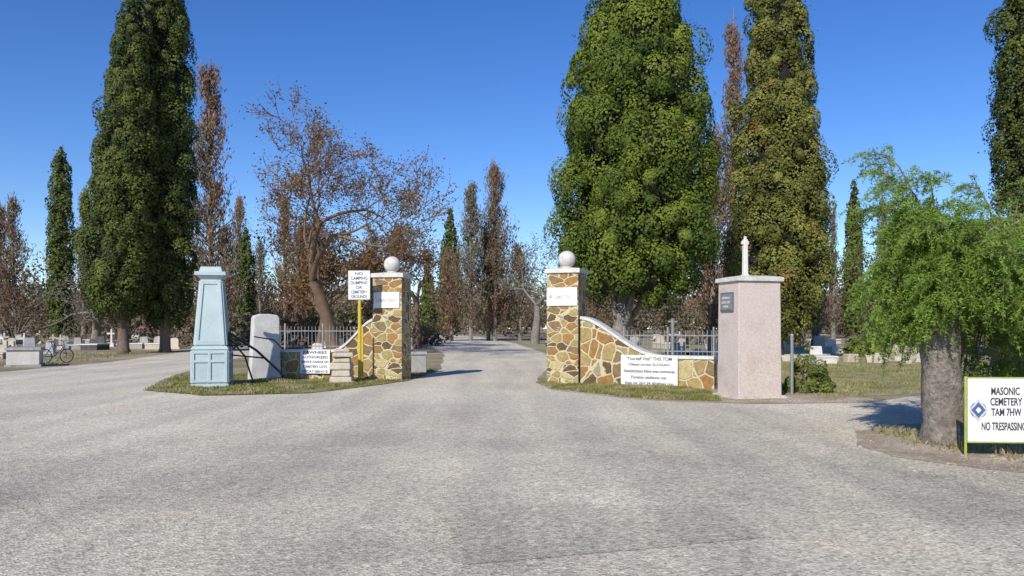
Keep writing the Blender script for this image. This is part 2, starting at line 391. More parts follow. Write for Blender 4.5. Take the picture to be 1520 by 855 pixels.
def blob_bush(name, loc, rad, n, lpc, cs, ls, mat, seed, parent=None):
    rng = np.random.default_rng(seed)
    d = rng.normal(size=(n, 3)); d[:, 2] = np.abs(d[:, 2])*1.0-.15; d /= np.linalg.norm(d, axis=1, keepdims=True)
    cen = d*np.array(rad)*rng.uniform(.45, 1.0, (n, 1)); cen[:, 2] = np.abs(cen[:, 2])+.08
    P = clump_leaves(cen, d, cs*rng.uniform(.5, 1.3, n), 1.0, lpc, ls, rng)
    mb = MB()
    for k in range(9):
        a = k*.7; mb.tube([(0, 0, -.05), (math.cos(a)*rad[0]*.3, math.sin(a)*rad[1]*.3, rad[2]*.45), (math.cos(a)*rad[0]*.6, math.sin(a)*rad[1]*.6, rad[2]*.8)], [.03*rad[2], .02*rad[2], .006], M['bark'], 5)
    root = mb.obj(name, loc)
    leaf_obj('leaves', *P, mat, parent=root, seed=seed)
    return root

def sheet(name, outline, z, mat, jitter=.15, step=.6, far=60):
    pts = []
    n = len(outline)
    for i in range(n):
        a = Vector((*outline[i], 0)); b = Vector((*outline[(i+1) % n], 0)); L = (b-a).length
        k = max(1, int(L/step)) if (a.length < far and b.length < far+25) else max(1, int(L/6))
        for j in range(k):
            p = a.lerp(b, j/k)
            nn = noise.noise_vector(p*1.3)+noise.noise_vector(p*4.1)*.5+noise.noise_vector(p*.35)*1.2
            pts.append((p.x+nn.x*jitter, p.y+nn.y*jitter, z))
    tr = tessellate_polygon([[Vector(p) for p in pts]])
    me = bpy.data.meshes.new(name); me.from_pydata(pts, [], [tuple(t) for t in tr])
    me.materials.append(mat); me.update()
    import bmesh
    bm = bmesh.new(); bm.from_mesh(me)
    for f in bm.faces:
        if f.normal.z < 0: f.normal_flip()
    bm.to_mesh(me); bm.free()
    o = bpy.data.objects.new(name, me); COL.objects.link(o)
    return o

def in_poly(x, y, poly):
    ins = np.zeros(len(x), bool); n = len(poly)
    for i in range(n):
        x0, y0 = poly[i]; x1, y1 = poly[(i+1) % n]
        c = ((y0 > y) != (y1 > y)) & (x < (x1-x0)*(y-y0)/((y1-y0)+1e-12)+x0)
        ins ^= c
    return ins

def grass(name, poly, n, h, mat, seed, thin=.5):
    rng = np.random.default_rng(seed)
    xs = [p[0] for p in poly]; ys = [p[1] for p in poly]
    x = rng.uniform(min(xs), max(xs), n*3); y = rng.uniform(min(ys), max(ys), n*3)
    k = in_poly(x, y, poly); x = x[k][:n]; y = y[k][:n]
    x = x+rng.normal(size=len(x))*.06; y = y+rng.normal(size=len(x))*.10
    dens = np.array([noise.noise(Vector((a*.9, b*.9, 3.0)))+.6*noise.noise(Vector((a*3, b*3, 9.0))) for a, b in zip(x, y)])
    kk = dens > -thin*.5+rng.uniform(-.25, .25, len(x)); x = x[kk]; y = y[kk]; dens = dens[kk]; m = len(x)
    hh = h*rng.uniform(.4, 1.3, m)*(1+dens*.8)
    C = np.stack([x, y, hh*.45], 1)
    ax = np.stack([rng.normal(size=m)*.35, rng.normal(size=m)*.35, np.ones(m)], 1)
    Nn = np.cross(ax, rng.normal(size=(m, 3)))
    return leaf_obj(name, C, Nn, hh, rng.uniform(0, 1, m)*.7+dens*.5, mat, seed=seed, aspect=.28, axis=ax)

# ------------------------------------------------------------ ground, roads
me = bpy.data.meshes.new('ground')
me.from_pydata([(-900, -120, 0), (900, -120, 0), (900, 1500, 0), (-900, 1500, 0)], [], [(0, 1, 2, 3)]); me.materials.append(M['ground'])
g = bpy.data.objects.new('ground', me); COL.objects.link(g)

road = [(-90, 28.5), (-30, 28), (-18.4, 27.9), (-18.8, 36), (-22, 52), (-31, 80), (-27, 82), (-16.5, 55), (-14, 38), (-11.3, 25.5), (-9.4, 19.8),
        (-7.3, 18.2), (-5, 18.8), (-3.9, 21.2), (-3.05, 23.4), (-2.75, 30), (-4.2, 48), (-12, 100), (-32, 230), (-24, 240), (-6, 141), (0.4, 80),
        (2.1, 48), (1.7, 34), (.9, 25), (.65, 22.7), (1.0, 20.2), (3.0, 17.2), (5.0, 16.2), (7.6, 16.7), (10, 18.6), (20, 21.5), (90, 24), (90, -40), (-90, -40)]
sheet('road', road, .004, M['road'], .10)
sheet('road_patch', [(-.68, 6.85), (.5, 7.05), (1.72, 6.95), (1.98, 5.9), (.9, 5.55), (-.3, 5.22)], .008, M['patch'], .03, .12)
dirt = [(5.3, 11.9), (4.75, 10.6), (4.7, 9.6), (5.1, 9.0), (6.0, 8.2), (9, 7.5), (16, 7.2), (16, 12.6), (9, 12.9), (6.5, 12.8)]
sheet('dirt_verge', dirt, .008, M['dirt'], .12, .15)
sheet('dirt_verge', [(.7, 22.7), (.95, 20.0), (2.9, 17.1), (4.8, 16.2), (7.6, 16.6), (8.2, 17.6), (6.6, 19), (5, 20), (2, 21.8)], .008, M['dirt'], .10, .15)
gl = [(-9.3, 19.75), (-7.3, 18.35), (-5.0, 18.95), (-3.95, 21.4), (-3.15, 23.5), (-2.85, 29.5), (-4.4, 31), (-6, 27), (-8.5, 26.5), (-11.2, 26)]
gr = [(.85, 22.6), (1.1, 20.3), (3.0, 17.4), (4.5, 16.8), (4.7, 18.2), (5.1, 20.3), (2.2, 22)]
gw = [(7.3, 17.5), (10, 19), (20, 22.2), (42, 26), (42, 60), (16, 60), (9, 45), (7, 26), (6.4, 20)]
gc = [(2.2, 34), (2.6, 48), (2.0, 62), (1, 80), (8, 90), (14, 60), (9, 40)]
sheet('grass_verge', gl, .012, M['grass'], .10, .2)
sheet('grass_verge', gr, .012, M['grass'], .10, .2)
sheet('lawn', gw, .006, M['lawn'], .15, .4)
sheet('lawn', gc, .006, M['lawn'], .15, .6)
grass('grass', gl, 42000, .07, M['blade'], 1, .7)
grass('grass', gr, 26000, .07, M['blade'], 2, .7)
grass('grass', [(7.2, 17.5), (10, 19), (20, 22.2), (26, 34), (9, 34), (6.4, 20)], 45000, .07, M['blade'], 3, .15)
grass('grass', [(5.6, 11.8), (5.4, 10.4), (5.7, 9.3), (7, 8.8), (9, 8.6), (9, 12.5)], 2600, .09, M['blade'], 4, -.2)
grass('grass', [(-20, 28.5), (-19.5, 36), (-23, 50), (-45, 50), (-32, 28.5)], 16000, .10, M['blade'], 5, -.2)

mb = MB()
def pebble(mb, x, y, s, mat):
    vs = [(x+s*dx*random.uniform(.6, 1), y+s*dy*random.uniform(.6, 1), .006+s*dz*random.uniform(.4, .7)) for dx, dy, dz in ((-1, -1, 0), (1, -1, 0), (1, 1, 0), (-1, 1, 0), (-.6, -.6, 1), (.6, -.6, 1), (.6, .6, 1), (-.6, .6, 1))]
    mb.add(vs, [(4, 5, 6, 7), (0, 1, 5, 4), (1, 2, 6, 5), (2, 3, 7, 6), (3, 0, 4, 7)], mat)
for i in range(4500):
    x = random.uniform(4.0, 7.8); y = random.uniform(5.6, 12.6)
    if random.random() < (x-3.6)/2.0: pebble(mb, x, y, random.uniform(.004, .013) if random.random() < .985 else random.uniform(.02, .04), M['pebble'])
for i in range(1500):
    x = random.gauss(0, 4); y = random.uniform(4.8, 17); pebble(mb, x, y, random.uniform(.004, .010), M['pebble'])
for i in range(700):
    a = random.random(); pebble(mb, 1+a*6.5+random.gauss(0, .2), 19.6-a*3+random.gauss(0, .4), random.uniform(.008, .022), M['pebble'])
mb.obj('gravel')

# ------------------------------------------------------------ gate pillars
def gate_pillar(loc, rot, w, h, sign_z, sign_w, sign_h, txt, mark):
    mb = MB()
    mb.frus((0, 0, -.05), w, w, w*.985, w*.985, h-.05, M['stone_p'])
    mb.frus((0, 0, h-.1), w+.10, w+.10, w+.10, w+.10, .13, M['coping'])
    mb.frus((0, 0, h+.03), w+.10, w+.10, w*.35, w*.35, .05, M['coping'])
    mb.lathe([(.17, 0), (.17, .03), (.12, .07)], (0, 0, h+.06), M['coping'])
    root = mb.obj('stone_gate_pillar', loc, rot, bevel=.012)
    b = MB(); b.sphere((0, 0, 0), .255, M['ball'], 32); b.obj('ball_finial', (0, 0, h+.33), parent=root, smooth=True)
    s = MB(); s.box((0, 0, 0), (sign_w, .03, sign_h), M['signwhite'])
    sg = s.obj('name_panel', (-.01, -w/2-.02, sign_z), parent=root, bevel=.004)
    lettering('lettering', txt, (.05 if mark else 0, -.019, -.01), sign_w*(.62 if mark else .8), .10, M['inkpale'], sg)
    if mark:
        e = MB(); e.tube([(-.37*sign_w, -.022, 0), (-.37*sign_w, -.016, 0)], .055, M['inkpale'], 20); e.obj('mark', parent=sg)
    return root
gate_pillar((1.61, 22.74, 0), math.radians(-20), .95, 3.28, 2.50, .90, .52, 'CEMENTERIO', True)
gate_pillar((-3.73, 24.1, 0), math.radians(-10), .94, 3.24, 2.45, .82, .48, 'CEMENTERIO', False)

# ------------------------------------------------------------ curved stone walls
def curved_wall(loc, rot, side, length, hi, lo, clen, pw=.85):
    mb = MB(); n = 48; T = .36; cop = .085
    def top(s):
        u = min(1, s/clen)
        return lo+(hi-lo)*.5*(1+math.cos(math.pi*u**pw))
    S = [length*i/n for i in range(n+1)]
    def ring(s, z0, z1, t):
        x = side*s
        return [(x, -t/2, z0), (x, t/2, z0), (x, t/2, z1), (x, -t/2, z1)]
    for part in (0, 1):
        vs = []; fs = []
        for s in S:
            if part == 0: vs += ring(s, -.05, top(s)-cop, T)
            else: vs += ring(s, top(s)-cop, top(s), T+.07)
        for i in range(n):
            for k in range(4):
                a, b = i*4+k, i*4+(k+1) % 4
                f = (a, b, b+4, a+4); fs.append(f if side < 0 else f[::-1])
        fs.append((0, 1, 2, 3)); fs.append((n*4, n*4+3, n*4+2, n*4+1))
        mb.add(vs, fs, M['stone'] if part == 0 else M['coping'])
    return mb.obj('stone_wall', loc, rot)
rw = curved_wall((2.02, 22.1, 0), math.radians(-27), 1, 3.75, 1.93, .86, 2.45)
lw = curved_wall((-4.22, 24.08, 0), math.radians(-10), -1, 3.15, 1.90, .92, 1.45)

def wall_sign(parent, x, z, w, h, lines, ink):
    s = MB(); s.box((0, 0, 0), (w, .025, h), M['signwhite'])
    o = s.obj('notice_sign', (x, -.26, z), parent=parent, bevel=.004)
    k = MB()
    for sx in (-1, 1): k.box((sx*w*.4, .04, 0), (.05, .055, h*.8), M['metal'])
    k.obj('bracket', parent=o)
    n = len(lines)
    for i, (t, f, hh) in enumerate(lines):
        lettering('lettering', t, (0, -.016, h*(.5-(i+.55)/n)), w*f, h/n*hh, ink, o)
wall_sign(rw, 2.02, .44, 1.58, .84, [('"Yourself Visit" THIS TOM', .80, .56), ('Obeys surest SLOGAN', .72, .52), ('Aduinistrations follow area commences', .9, .52), ('Foreion aixitions out', .62, .52), ('Alga pis 263 24 WeBeas con', .86, .54)], M['ink'])
wall_sign(lw, -1.9, .55, .98, .74, [('PAWNEES', .80, .58), ('AUTHORIZED', .86, .54), ('SERVICE CHARGE ON', .9, .5), ('CEMETERY LOTS', .8, .5), ('FRIDAY 268-4110', .84, .54)], M['inkblue'])

# ------------------------------------------------------------ iron fences behind walls
def fence(loc, rot, L, h, side):
    mb = MB(); n = int(L/.12)
    for z in (.25, h-.12, h*.62): mb.box((side*L/2, 0, z), (L, .025, .03), M['iron'])
    for i in range(n+1):
        x = side*L*i/n; mb.box((x, 0, h/2+.03), (.014, .014, h), M['iron'])
    for i in range(int(L/1.3)+1):
        mb.box((side*min(L, i*1.3+.01), 0, h/2+.06), (.05, .05, h+.14), M['iron'])
    return mb.obj('iron_fence', loc, rot)
fence((3.3, 22.9, 0), math.radians(-24), 3.4, 1.5, 1)
fence((-4.9, 25.2, 0), math.radians(-8), 3.6, 1.62, -1)

# ------------------------------------------------------------ pale blue monument
mb = MB(); bl = M['blue']
mb.frus((0, 0, -.03), .98, .98, .96, .96, .12, bl)
mb.frus((0, 0, .09), .92, .92, .92, .92, .93, bl)
mb.frus((0, 0, 1.02), .98, .98, .86, .86, .09, bl)
mb.frus((0, 0, 1.11), .80, .80, .52, .52, 1.82, bl)
mb.frus((0, 0, 2.93), .55, .55, .74, .74, .10, bl)
mb.frus((0, 0, 3.03), .80, .80, .80, .80, .10, bl)
mb.frus((0, 0, 3.13), .60, .60, .52, .52, .14, bl)
def strip(mb, p0, p1, w, t, mat, q):
    (x0, z0, y0), (x1, z1, y1) = p0, p1
    d = Vector((x1-x0, 0, z1-z0)).normalized(); n = Vector((d.z, 0, -d.x))*w/2
    A = [Vector((x0, y0, z0))-n, Vector((x0, y0, z0))+n, Vector((x1, y1, z1))+n, Vector((x1, y1, z1))-n]
    vs = [a+Vector((0, .01, 0)) for a in A]+[a-Vector((0, t, 0)) for a in A]
    R = Matrix.Rotation(q*math.pi/2, 3, 'Z'); vs = [R@v for v in vs]
    mb.add(vs, [(4, 5, 6, 7), (0, 1, 5, 4), (1, 2, 6, 5), (2, 3, 7, 6), (3, 0, 4, 7)], mat)
for q in range(4):
    def yy(z): return -(.40-.14*(z-1.11)/1.82)
    strip(mb, (-.34, 1.14, yy(1.14)), (-.215, 2.88, yy(2.88)), .09, .034, bl, q)
    strip(mb, (.34, 1.14, yy(1.14)), (.215, 2.88, yy(2.88)), .09, .0345, bl, q)
    strip(mb, (-.30, 1.20, yy(1.20)), (.30, 1.20, yy(1.20)), .12, .031, bl, q)
    strip(mb, (-.19, 2.84, yy(2.84)), (.19, 2.84, yy(2.84)), .10, .031, bl, q)
    for x in (-.42, 0, .42): strip(mb, (x, .12, -.46), (x, .98, -.46), .075, .034, bl, q)
    for z in (.16, .94, .70): strip(mb, (-.42, z, -.46), (.42, z, -.46), .07, .031, bl, q)
mb.obj('blue_gatepost_monument', (-8.26, 21.35, 0), math.radians(13), bevel=.008)

# ------------------------------------------------------------ weathered white slab
mb = MB()
prof = [(-.47, -.05), (.47, -.05), (.44, .9), (.42, 1.92), (.36, 2.0), (.1, 2.035), (-.15, 2.03), (-.32, 1.98), (-.36, 1.9), (-.41, .9)]
T = .42
vs = [(x, -T/2, z) for x, z in prof]+[(x, T/2, z) for x, z in prof]; n = len(prof)
fs = [tuple(range(n)), tuple(range(2*n-1, n-1, -1))]+[(i, i+n, (i+1) % n+n, (i+1) % n) for i in range(n)]
mb.add(vs, fs, M['slab'])
mb.obj('stone_slab_post', (-7.72, 24.15, 0), math.radians(30), bevel=.03)

# ------------------------------------------------------------ folded pipe gate
mb = MB(); dk = M['dark']
mb.tube([(-7.78, 21.5, 1.42), (-7.35, 22.3, .95), (-6.75, 23.2, .10)], .035, dk)
mb.tube([(-7.78, 21.5, 1.25), (-7.55, 21.9, .8), (-7.4, 22.2, .0)], .025, dk)
mb.tube([(-7.80, 21.5, .85), (-7.2, 22.6, .72)], .022, dk)
mb.tube([(-7.35, 22.1, 1.35), (-7.05, 22.9, 1.25), (-6.95, 23.4, 1.0)], .02, dk)
mb.tube([(-7.82, 21.45, -.02), (-7.82, 21.45, 1.5)], .04, dk)
mb.obj('metal_pipe_gate')

# ------------------------------------------------------------ stacked stones
mb = MB(); z = 0; random.seed(3)
for i, (w, h) in enumerate([(.66, .20), (.56, .19), (.62, .21), (.50, .16), (.60, .14), (.44, .10)]):
    mb.frus((random.uniform(-.03, .03), random.uniform(-.03, .03), z), w, w*.85, w*.95, w*.8, h-.008, M['oldstone'], random.uniform(-.2, .2)); z += h
mb.obj('stacked_stone_block', (-4.93, 22.55, 0), .1, bevel=.035)

# ------------------------------------------------------------ pole sign
mb = MB(); mb.tube([(0, 0, -.1), (0, 0, 2.5), (0, 0, 3.2)], .05, M['yellow'], 10)
mb.box((.07, .02, .9), (.06, .05, 1.5), M['yellow'])
root = mb.obj('no_dumping_sign', (-4.56, 23.2, 0), math.radians(-4))
s = MB(); s.box((0, 0, 0), (.69, .02, .86), M['signwhite'])
for x in (-.335, .335): s.box((x, -.012, 0), (.02, .008, .86), M['ink'])
sp = s.obj('panel', (0, -.065, 2.88), parent=root, bevel=.003)
for i, (t, f) in enumerate([('NO', .38), ('CAMPING', .82), ('DUMPING', .82), ('OR', .32), ('CEMETERY', .8), ('GROUNDS', .78)]):
    lettering('lettering', t, (0, -.014, .345-i*.138), .62*f, .095, M['inkblue'], sp)

# ------------------------------------------------------------ pink concrete gatepost
mb = MB()
mb.frus((0, 0, -.04), 1.10, .96, 1.06, .92, 2.70, M['pink'])
mb.frus((0, 0, 2.66), 1.18, 1.04, 1.18, 1.04, .10, M['coping'])
mb.frus((0, 0, 2.76), 1.18, 1.04, .8, .7, .035, M['coping'])
mb.frus((0, 0, -.03), 1.34, 1.2, 1.24, 1.1, .09, M['oldstone'])
root = mb.obj('concrete_gatepost', (5.52, 18.05, 0), math.radians(14), bevel=.015)
s = MB(); s.box((0, 0, 0), (.035, .56, .44), M['plaque'])
s.box((-.022, 0, 0), (.012, .48, .36), M['metal'])
pl = s.obj('plaque', (-.555, .02, 2.2), parent=root, bevel=.004)
for i, (t, w) in enumerate([('AMADO', .34), ('CEMETERY', .38), ('1931', .2)]):
    l = lettering('lettering', t, (-.032, 0, .09-i*.1), w, .055, M['granite_w'], pl); l.rotation_euler = (0, 0, -math.pi/2)
s = MB()
s.frus((0, 0, 0), .17, .16, .14, .13, .05, M['white']); s.frus((0, 0, .05), .11, .10, .095, .085, .82, M['white'])
s.frus((0, 0, .87), .06, .055, .045, .045, .07, M['white'])
s.box((-.065, 0, .79), (.05, .06, .08), M['white']); s.box((.065, 0, .79), (.05, .06, .08), M['white'])
s.obj('stone_cross', (-.10, 0, 2.79), parent=root, bevel=.010)

mb = MB(); mb.tube([(0, 0, -.1), (0, 0, 1.42)], .038, M['metal'], 12); mb.sphere((0, 0, 1.42), .045, M['metal'], 12)
mb.obj('metal_post', (6.72, 18.6, 0))
mb = MB(); mb.tube([(0, 0, -.1), (0, 0, 1.9)], .05, M['iron'], 10); mb.box((0, 0, 1.8), (.3, .04, .04), M['iron']); mb.obj('metal_post', (5.1, 24.6, 0))

mb = MB(); mb.frus((0, 0, 0), .52, .5, .5, .48, .66, M['granite']); mb.frus((0, 0, .66), .6, .58, .56, .54, .1, M['granite']); mb.obj('concrete_pier', (-3.30, 27.5, 0), .1, bevel=.01)

# ------------------------------------------------------------ lodge cemetery sign on the right
mb = MB(); mb.tube([(0, 0, -.1), (0, 0, 1.0)], .016, M['ygreen'], 8); mb.tube([(.94, 0, -.1), (.94, 0, 1.0)], .016, M['ygreen'], 8)
mb.box((.47, 0, .985), (.94, .02, .014), M['ygreen']); mb.box((.47, 0, .185), (.94, .02, .014), M['ygreen'])
root = mb.obj('cemetery_sign', (5.62, 9.6, 0), math.radians(-3))
s = MB(); s.box((0, 0, 0), (.90, .014, .78), M['signwhite']); sp = s.obj('panel', (.47, -.006, .585), parent=root)
lettering('lettering', 'MASONIC', (.0, -.009, .235), .34, .095, M['ink'], sp)
lettering('lettering', 'CEMETERY', (.01, -.009, .105), .38, .095, M['ink'], sp)
lettering('lettering', 'TAM 7HW', (.01, -.009, -.025), .36, .095, M['ink'], sp)
lettering('lettering', 'NO TRESPASSING', (-.02, -.009, -.20), .53, .10, M['ink'], sp)
s = MB(); s.tube([(-.325, -.012, 0), (-.325, -.007, 0)], .10, M['emblem'], 28)
s.add([(-.44, -.014, 0), (-.325, -.014, -.14), (-.21, -.014, 0), (-.325, -.014, .14), (-.41, -.014, 0), (-.325, -.014, -.10), (-.24, -.014, 0), (-.325, -.014, .10)],
      [(0, 1, 5, 4), (1, 2, 6, 5), (2, 3, 7, 6), (3, 0, 4, 7)], M['granite_w'])
s.add([(-.36, -.015, 0), (-.325, -.015, -.04), (-.29, -.015, 0), (-.325, -.015, .04)], [(0, 1, 2, 3)], M['signwhite'])
s.obj('mark', (0, 0, .0), parent=sp)

# ------------------------------------------------------------ graves
random.seed(11)
def gravestone(x, y, kind, mat, sc=1.0, rot=None):
    mb = MB(); m = M[mat]
    if kind == 0:
        w, h, t = .75*sc, .8*sc, .16
        mb.frus((0, 0, -.02), w+.25, .4, w+.22, .38, .17, m)
        pr = [(-w/2, .15), (w/2, .15), (w/2, .15+h*.75)]+[(w/2*math.cos(a), .15+h*.75+h*.25*math.sin(a)) for a in (0.5, 1.0, 1.57, 2.1, 2.6)]+[(-w/2, .15+h*.75)]
        n = len(pr); vs = [(a, -t/2, b) for a, b in pr]+[(a, t/2, b) for a, b in pr]
        mb.add(vs, [tuple(range(n)), tuple(range(2*n-1, n-1, -1))]+[(i, i+n, (i+1) % n+n, (i+1) % n) for i in range(n)], m)
        nm = 'gravestone'
    elif kind == 1:
        mb.frus((0, 0, -.02), .5*sc, .4*sc, .4*sc, .3*sc, .3*sc, m); mb.frus((0, 0, .28*sc), .14*sc, .12*sc, .12*sc, .1*sc, 1.0*sc, m)
        mb.box((-.2*sc, 0, .95*sc), (.26*sc, .1*sc, .12*sc), m); mb.box((.2*sc, 0, .95*sc), (.26*sc, .1*sc, .12*sc), m)
        nm = 'grave_cross'
    elif kind == 2:
        mb.frus((0, 0, -.02), 1.1*sc, 2.1*sc, 1.1*sc, 2.1*sc, .38*sc, m); mb.frus((0, 0, .36*sc), 1.2*sc, 2.2*sc, 1.14*sc, 2.12*sc, .09*sc, M['granite_w'])
        mb.frus((0, .85*sc, .45*sc), .7*sc, .2*sc, .6*sc, .16*sc, .5*sc, m)
        nm = 'box_tomb'
    else:
        for a, b, c, d in ((0, -1.1, 1.3, .15), (0, 1.1, 1.3, .15)): mb.box((a, b, .1), (c, d, .26), m)
        for a in (-.72, .72): mb.box((a, 0, .1), (.14, 2.35, .25), m)
        mb.frus((0, 1.0, .2), .6*sc, .16, .5*sc, .14, .7*sc, m)
        nm = 'kerbed_grave'
    return mb.obj(nm, (x, y, 0), random.uniform(-.35, .35) if rot is None else rot, bevel=.012)
mats = ['granite', 'granite_w', 'pink', 'granite', 'granite_d', 'oldstone']
for i in range(46):
    y = random.uniform(38, 85); x = -y*random.uniform(.42, .68)
    if -26 < x < -13 and y < 56: x -= 12
    gravestone(x, y, random.choice([0, 0, 0, 1, 2, 2, 3]), random.choice(mats), random.uniform(.7, 1.2))
for i in range(16):
    y = random.uniform(38, 80); x = -y*random.uniform(.13, .27); gravestone(x, y, random.choice([0, 0, 0, 2]), random.choice(mats), random.uniform(.7, 1.1))
for i in range(12):
    y = random.uniform(42, 85); x = 2.5+y*random.uniform(.01, .12); gravestone(x, y, random.choice([0, 0, 0, 2]), random.choice(mats), random.uniform(.7, 1.1))
for i in range(34):
    y = random.uniform(34, 80); x = y*random.uniform(.14, .56); gravestone(x, y, random.choice([0, 0, 0, 1, 2, 2, 3]), random.choice(mats), random.uniform(.7, 1.1))
mb = MB(); mb.frus((0, 0, 0), 1.3, 1.7, 1.3, 1.7, .09, M['granite']); mb.frus((0, 0, .09), 1.15, 1.55, 1.15, 1.55, .60, M['granite_w'])
mb.frus((0, 0, .69), 1.3, 1.7, 1.25, 1.65, .10, M['granite']); mb.frus((.1, .5, .79), .45, .22, .38, .18, .4, M['granite']); mb.obj('white_tomb', (-20.35, 32.4, 0), .45, bevel=.012)
mb = MB()
for cx in (-.5, .5):
    mb.tube([(cx+.31*math.cos(a*math.pi/12), 0, .33+.31*math.sin(a*math.pi/12)) for a in range(25)], .022, M['dark'], 6, cap=False)
    for a in range(8): mb.tube([(cx, 0, .33), (cx+.3*math.cos(a*.785), 0, .33+.3*math.sin(a*.785))], .004, M['metal'], 4)
for a, b in (((-.5, 0, .33), (-.15, 0, .85)), ((-.15, 0, .78), (.38, 0, .82)), ((-.05, 0, .32), (.36, 0, .75)), ((-.5, 0, .33), (-.05, 0, .32)), ((-.05, 0, .32), (-.2, 0, .95)), ((.5, 0, .33), (.34, 0, 1.0))):
    mb.tube([a, b], .018, M['emblem'], 6)
mb.tube([(.34, -.26, 1.02), (.36, 0, 1.0), (.34, .26, 1.02)], .014, M['dark'], 6); mb.frus((-.22, 0, .95), .26, .16, .2, .08, .05, M['dark'])
mb.obj('bicycle', (-20.6, 35.0, 0), math.radians(62))
for (x, y) in ((14.5, 37), (17.5, 36), (20, 40), (12.5, 45)):
    mb = MB()
    for k in range(16): mb.frus((random.gauss(0, .8), random.gauss(0, .5), -.02), *(random.uniform(.25, .6) for _ in range(4)), random.uniform(.12, .42), M['oldstone'], random.uniform(0, 3))
    mb.obj('rubble_pile', (x, y, 0), 0, bevel=.03)

# ------------------------------------------------------------ trees
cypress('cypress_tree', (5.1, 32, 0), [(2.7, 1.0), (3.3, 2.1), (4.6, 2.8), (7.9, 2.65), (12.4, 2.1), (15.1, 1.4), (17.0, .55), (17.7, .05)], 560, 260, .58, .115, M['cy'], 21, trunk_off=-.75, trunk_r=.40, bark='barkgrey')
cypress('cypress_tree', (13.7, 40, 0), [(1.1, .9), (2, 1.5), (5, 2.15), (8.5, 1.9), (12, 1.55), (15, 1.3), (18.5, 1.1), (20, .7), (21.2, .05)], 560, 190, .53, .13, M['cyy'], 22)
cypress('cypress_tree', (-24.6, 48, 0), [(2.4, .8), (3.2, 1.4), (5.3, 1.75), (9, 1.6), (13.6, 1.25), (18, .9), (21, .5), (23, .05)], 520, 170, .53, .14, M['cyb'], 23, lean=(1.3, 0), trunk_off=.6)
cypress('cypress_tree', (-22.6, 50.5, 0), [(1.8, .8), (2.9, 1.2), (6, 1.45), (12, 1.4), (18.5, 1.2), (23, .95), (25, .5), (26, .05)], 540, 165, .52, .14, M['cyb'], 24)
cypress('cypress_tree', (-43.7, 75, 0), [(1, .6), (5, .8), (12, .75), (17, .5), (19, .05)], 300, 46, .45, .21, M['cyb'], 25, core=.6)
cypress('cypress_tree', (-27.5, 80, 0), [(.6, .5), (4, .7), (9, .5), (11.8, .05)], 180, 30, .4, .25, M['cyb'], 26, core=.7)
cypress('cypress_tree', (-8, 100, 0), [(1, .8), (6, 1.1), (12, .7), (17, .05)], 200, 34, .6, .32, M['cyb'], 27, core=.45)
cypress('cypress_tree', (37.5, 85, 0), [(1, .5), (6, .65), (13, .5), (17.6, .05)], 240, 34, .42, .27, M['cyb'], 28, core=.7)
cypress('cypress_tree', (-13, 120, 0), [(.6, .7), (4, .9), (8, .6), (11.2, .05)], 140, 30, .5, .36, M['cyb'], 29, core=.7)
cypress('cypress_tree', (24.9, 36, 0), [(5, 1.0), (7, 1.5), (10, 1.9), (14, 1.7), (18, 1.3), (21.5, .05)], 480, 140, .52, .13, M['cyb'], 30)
for i, (x, y, H, w, mt, dn) in enumerate([
    (-23.4, 60, 22.8, 3.8, 'dead', 1.5), (-51.5, 80, 15.7, 3.1, 'dead', 1.1), (-53.5, 81, 15, 3, 'dead', 1.1), (-47, 85, 17.3, 2.8, 'deadgrey', .9), (-51.7, 88, 16.9, 2.6, 'deadgrey', .9),
    (-46, 90, 14.2, 3.3, 'dead', 1), (-29.9, 85, 16.9, 2.2, 'dead', 1), (-29.3, 90, 12.3, 2.4, 'deadgrey', 1), (-22, 75, 14.8, 3.0, 'dead', 1.1), (-20.2, 75, 12, 3.4, 'dead', 1.1), (-26, 70, 11, 3.4, 'deadgrey', 1.2),
    (-10.3, 70, 11.2, 3.6, 'dead', 1.1), (-2.1, 95, 22.8, 4.2, 'dead', 1.6), (-4.9, 92, 19.4, 3.8, 'deadgrey', 1.6), (-3.0, 98, 14, 8, 'deadgrey', 1.6), (-7.5, 96, 11, 5, 'dead', 1.5), (1, 97, 12, 5, 'deadgrey', 1.3), (14.3, 50, 22.4, 2.6, 'dead', 1.2), (13.4, 52, 15, 3.6, 'dead', 1.4), (23.5, 60, 17, 1.8, 'deadgrey', 1),
    (37.3, 90, 16.2, 1.6, 'deadgrey', 1), (45.4, 95, 18.3, 2.4, 'deadgrey', 1), (20.2, 80, 11, 2.6, 'dead', 1), (-14.5, 80, 11.5, 3.6, 'dead', 1), (-17, 66, 10.5, 3.8, 'dead', 1.2), (-40, 88, 12, 3, 'deadgrey', 1), (9, 85, 11, 4, 'dead', 1.2)]):
    dead_cypress('bare_cypress_tree', (x, y, 0), H, w, 100+i, mt, dn)
branch_tree('autumn_tree', (-10.2, 45, 0), 14.0, 41, depth=6, leaves=16, ls=.14, r=.42, spread=.78, kids=(3, 3), trunkf=.27, up=.05, bark='barkred', scatter=.17, leafprob=.78)
branch_tree('autumn_tree', (-13.8, 56, 0), 9.5, 42, depth=5, leaves=22, ls=.2, r=.3, spread=.8, bark='barkred', leafprob=.8)
branch_tree('autumn_tree', (-7.6, 62, 0), 10, 43, depth=5, leaves=20, ls=.2, r=.3, spread=.8, bark='barkred', leafprob=.8)
branch_tree('autumn_tree', (-10.5, 60, 0), 8.5, 48, depth=5, leaves=20, ls=.2, r=.3, spread=.8, bark='barkred', leafprob=.8)
branch_tree('bare_tree', (2.3, 78, 0), 11.0, 44, depth=6, leaves=5, leafmat='deadgrey', ls=.2, r=.35, spread=.7, bark='barkgrey', kids=(2, 3))
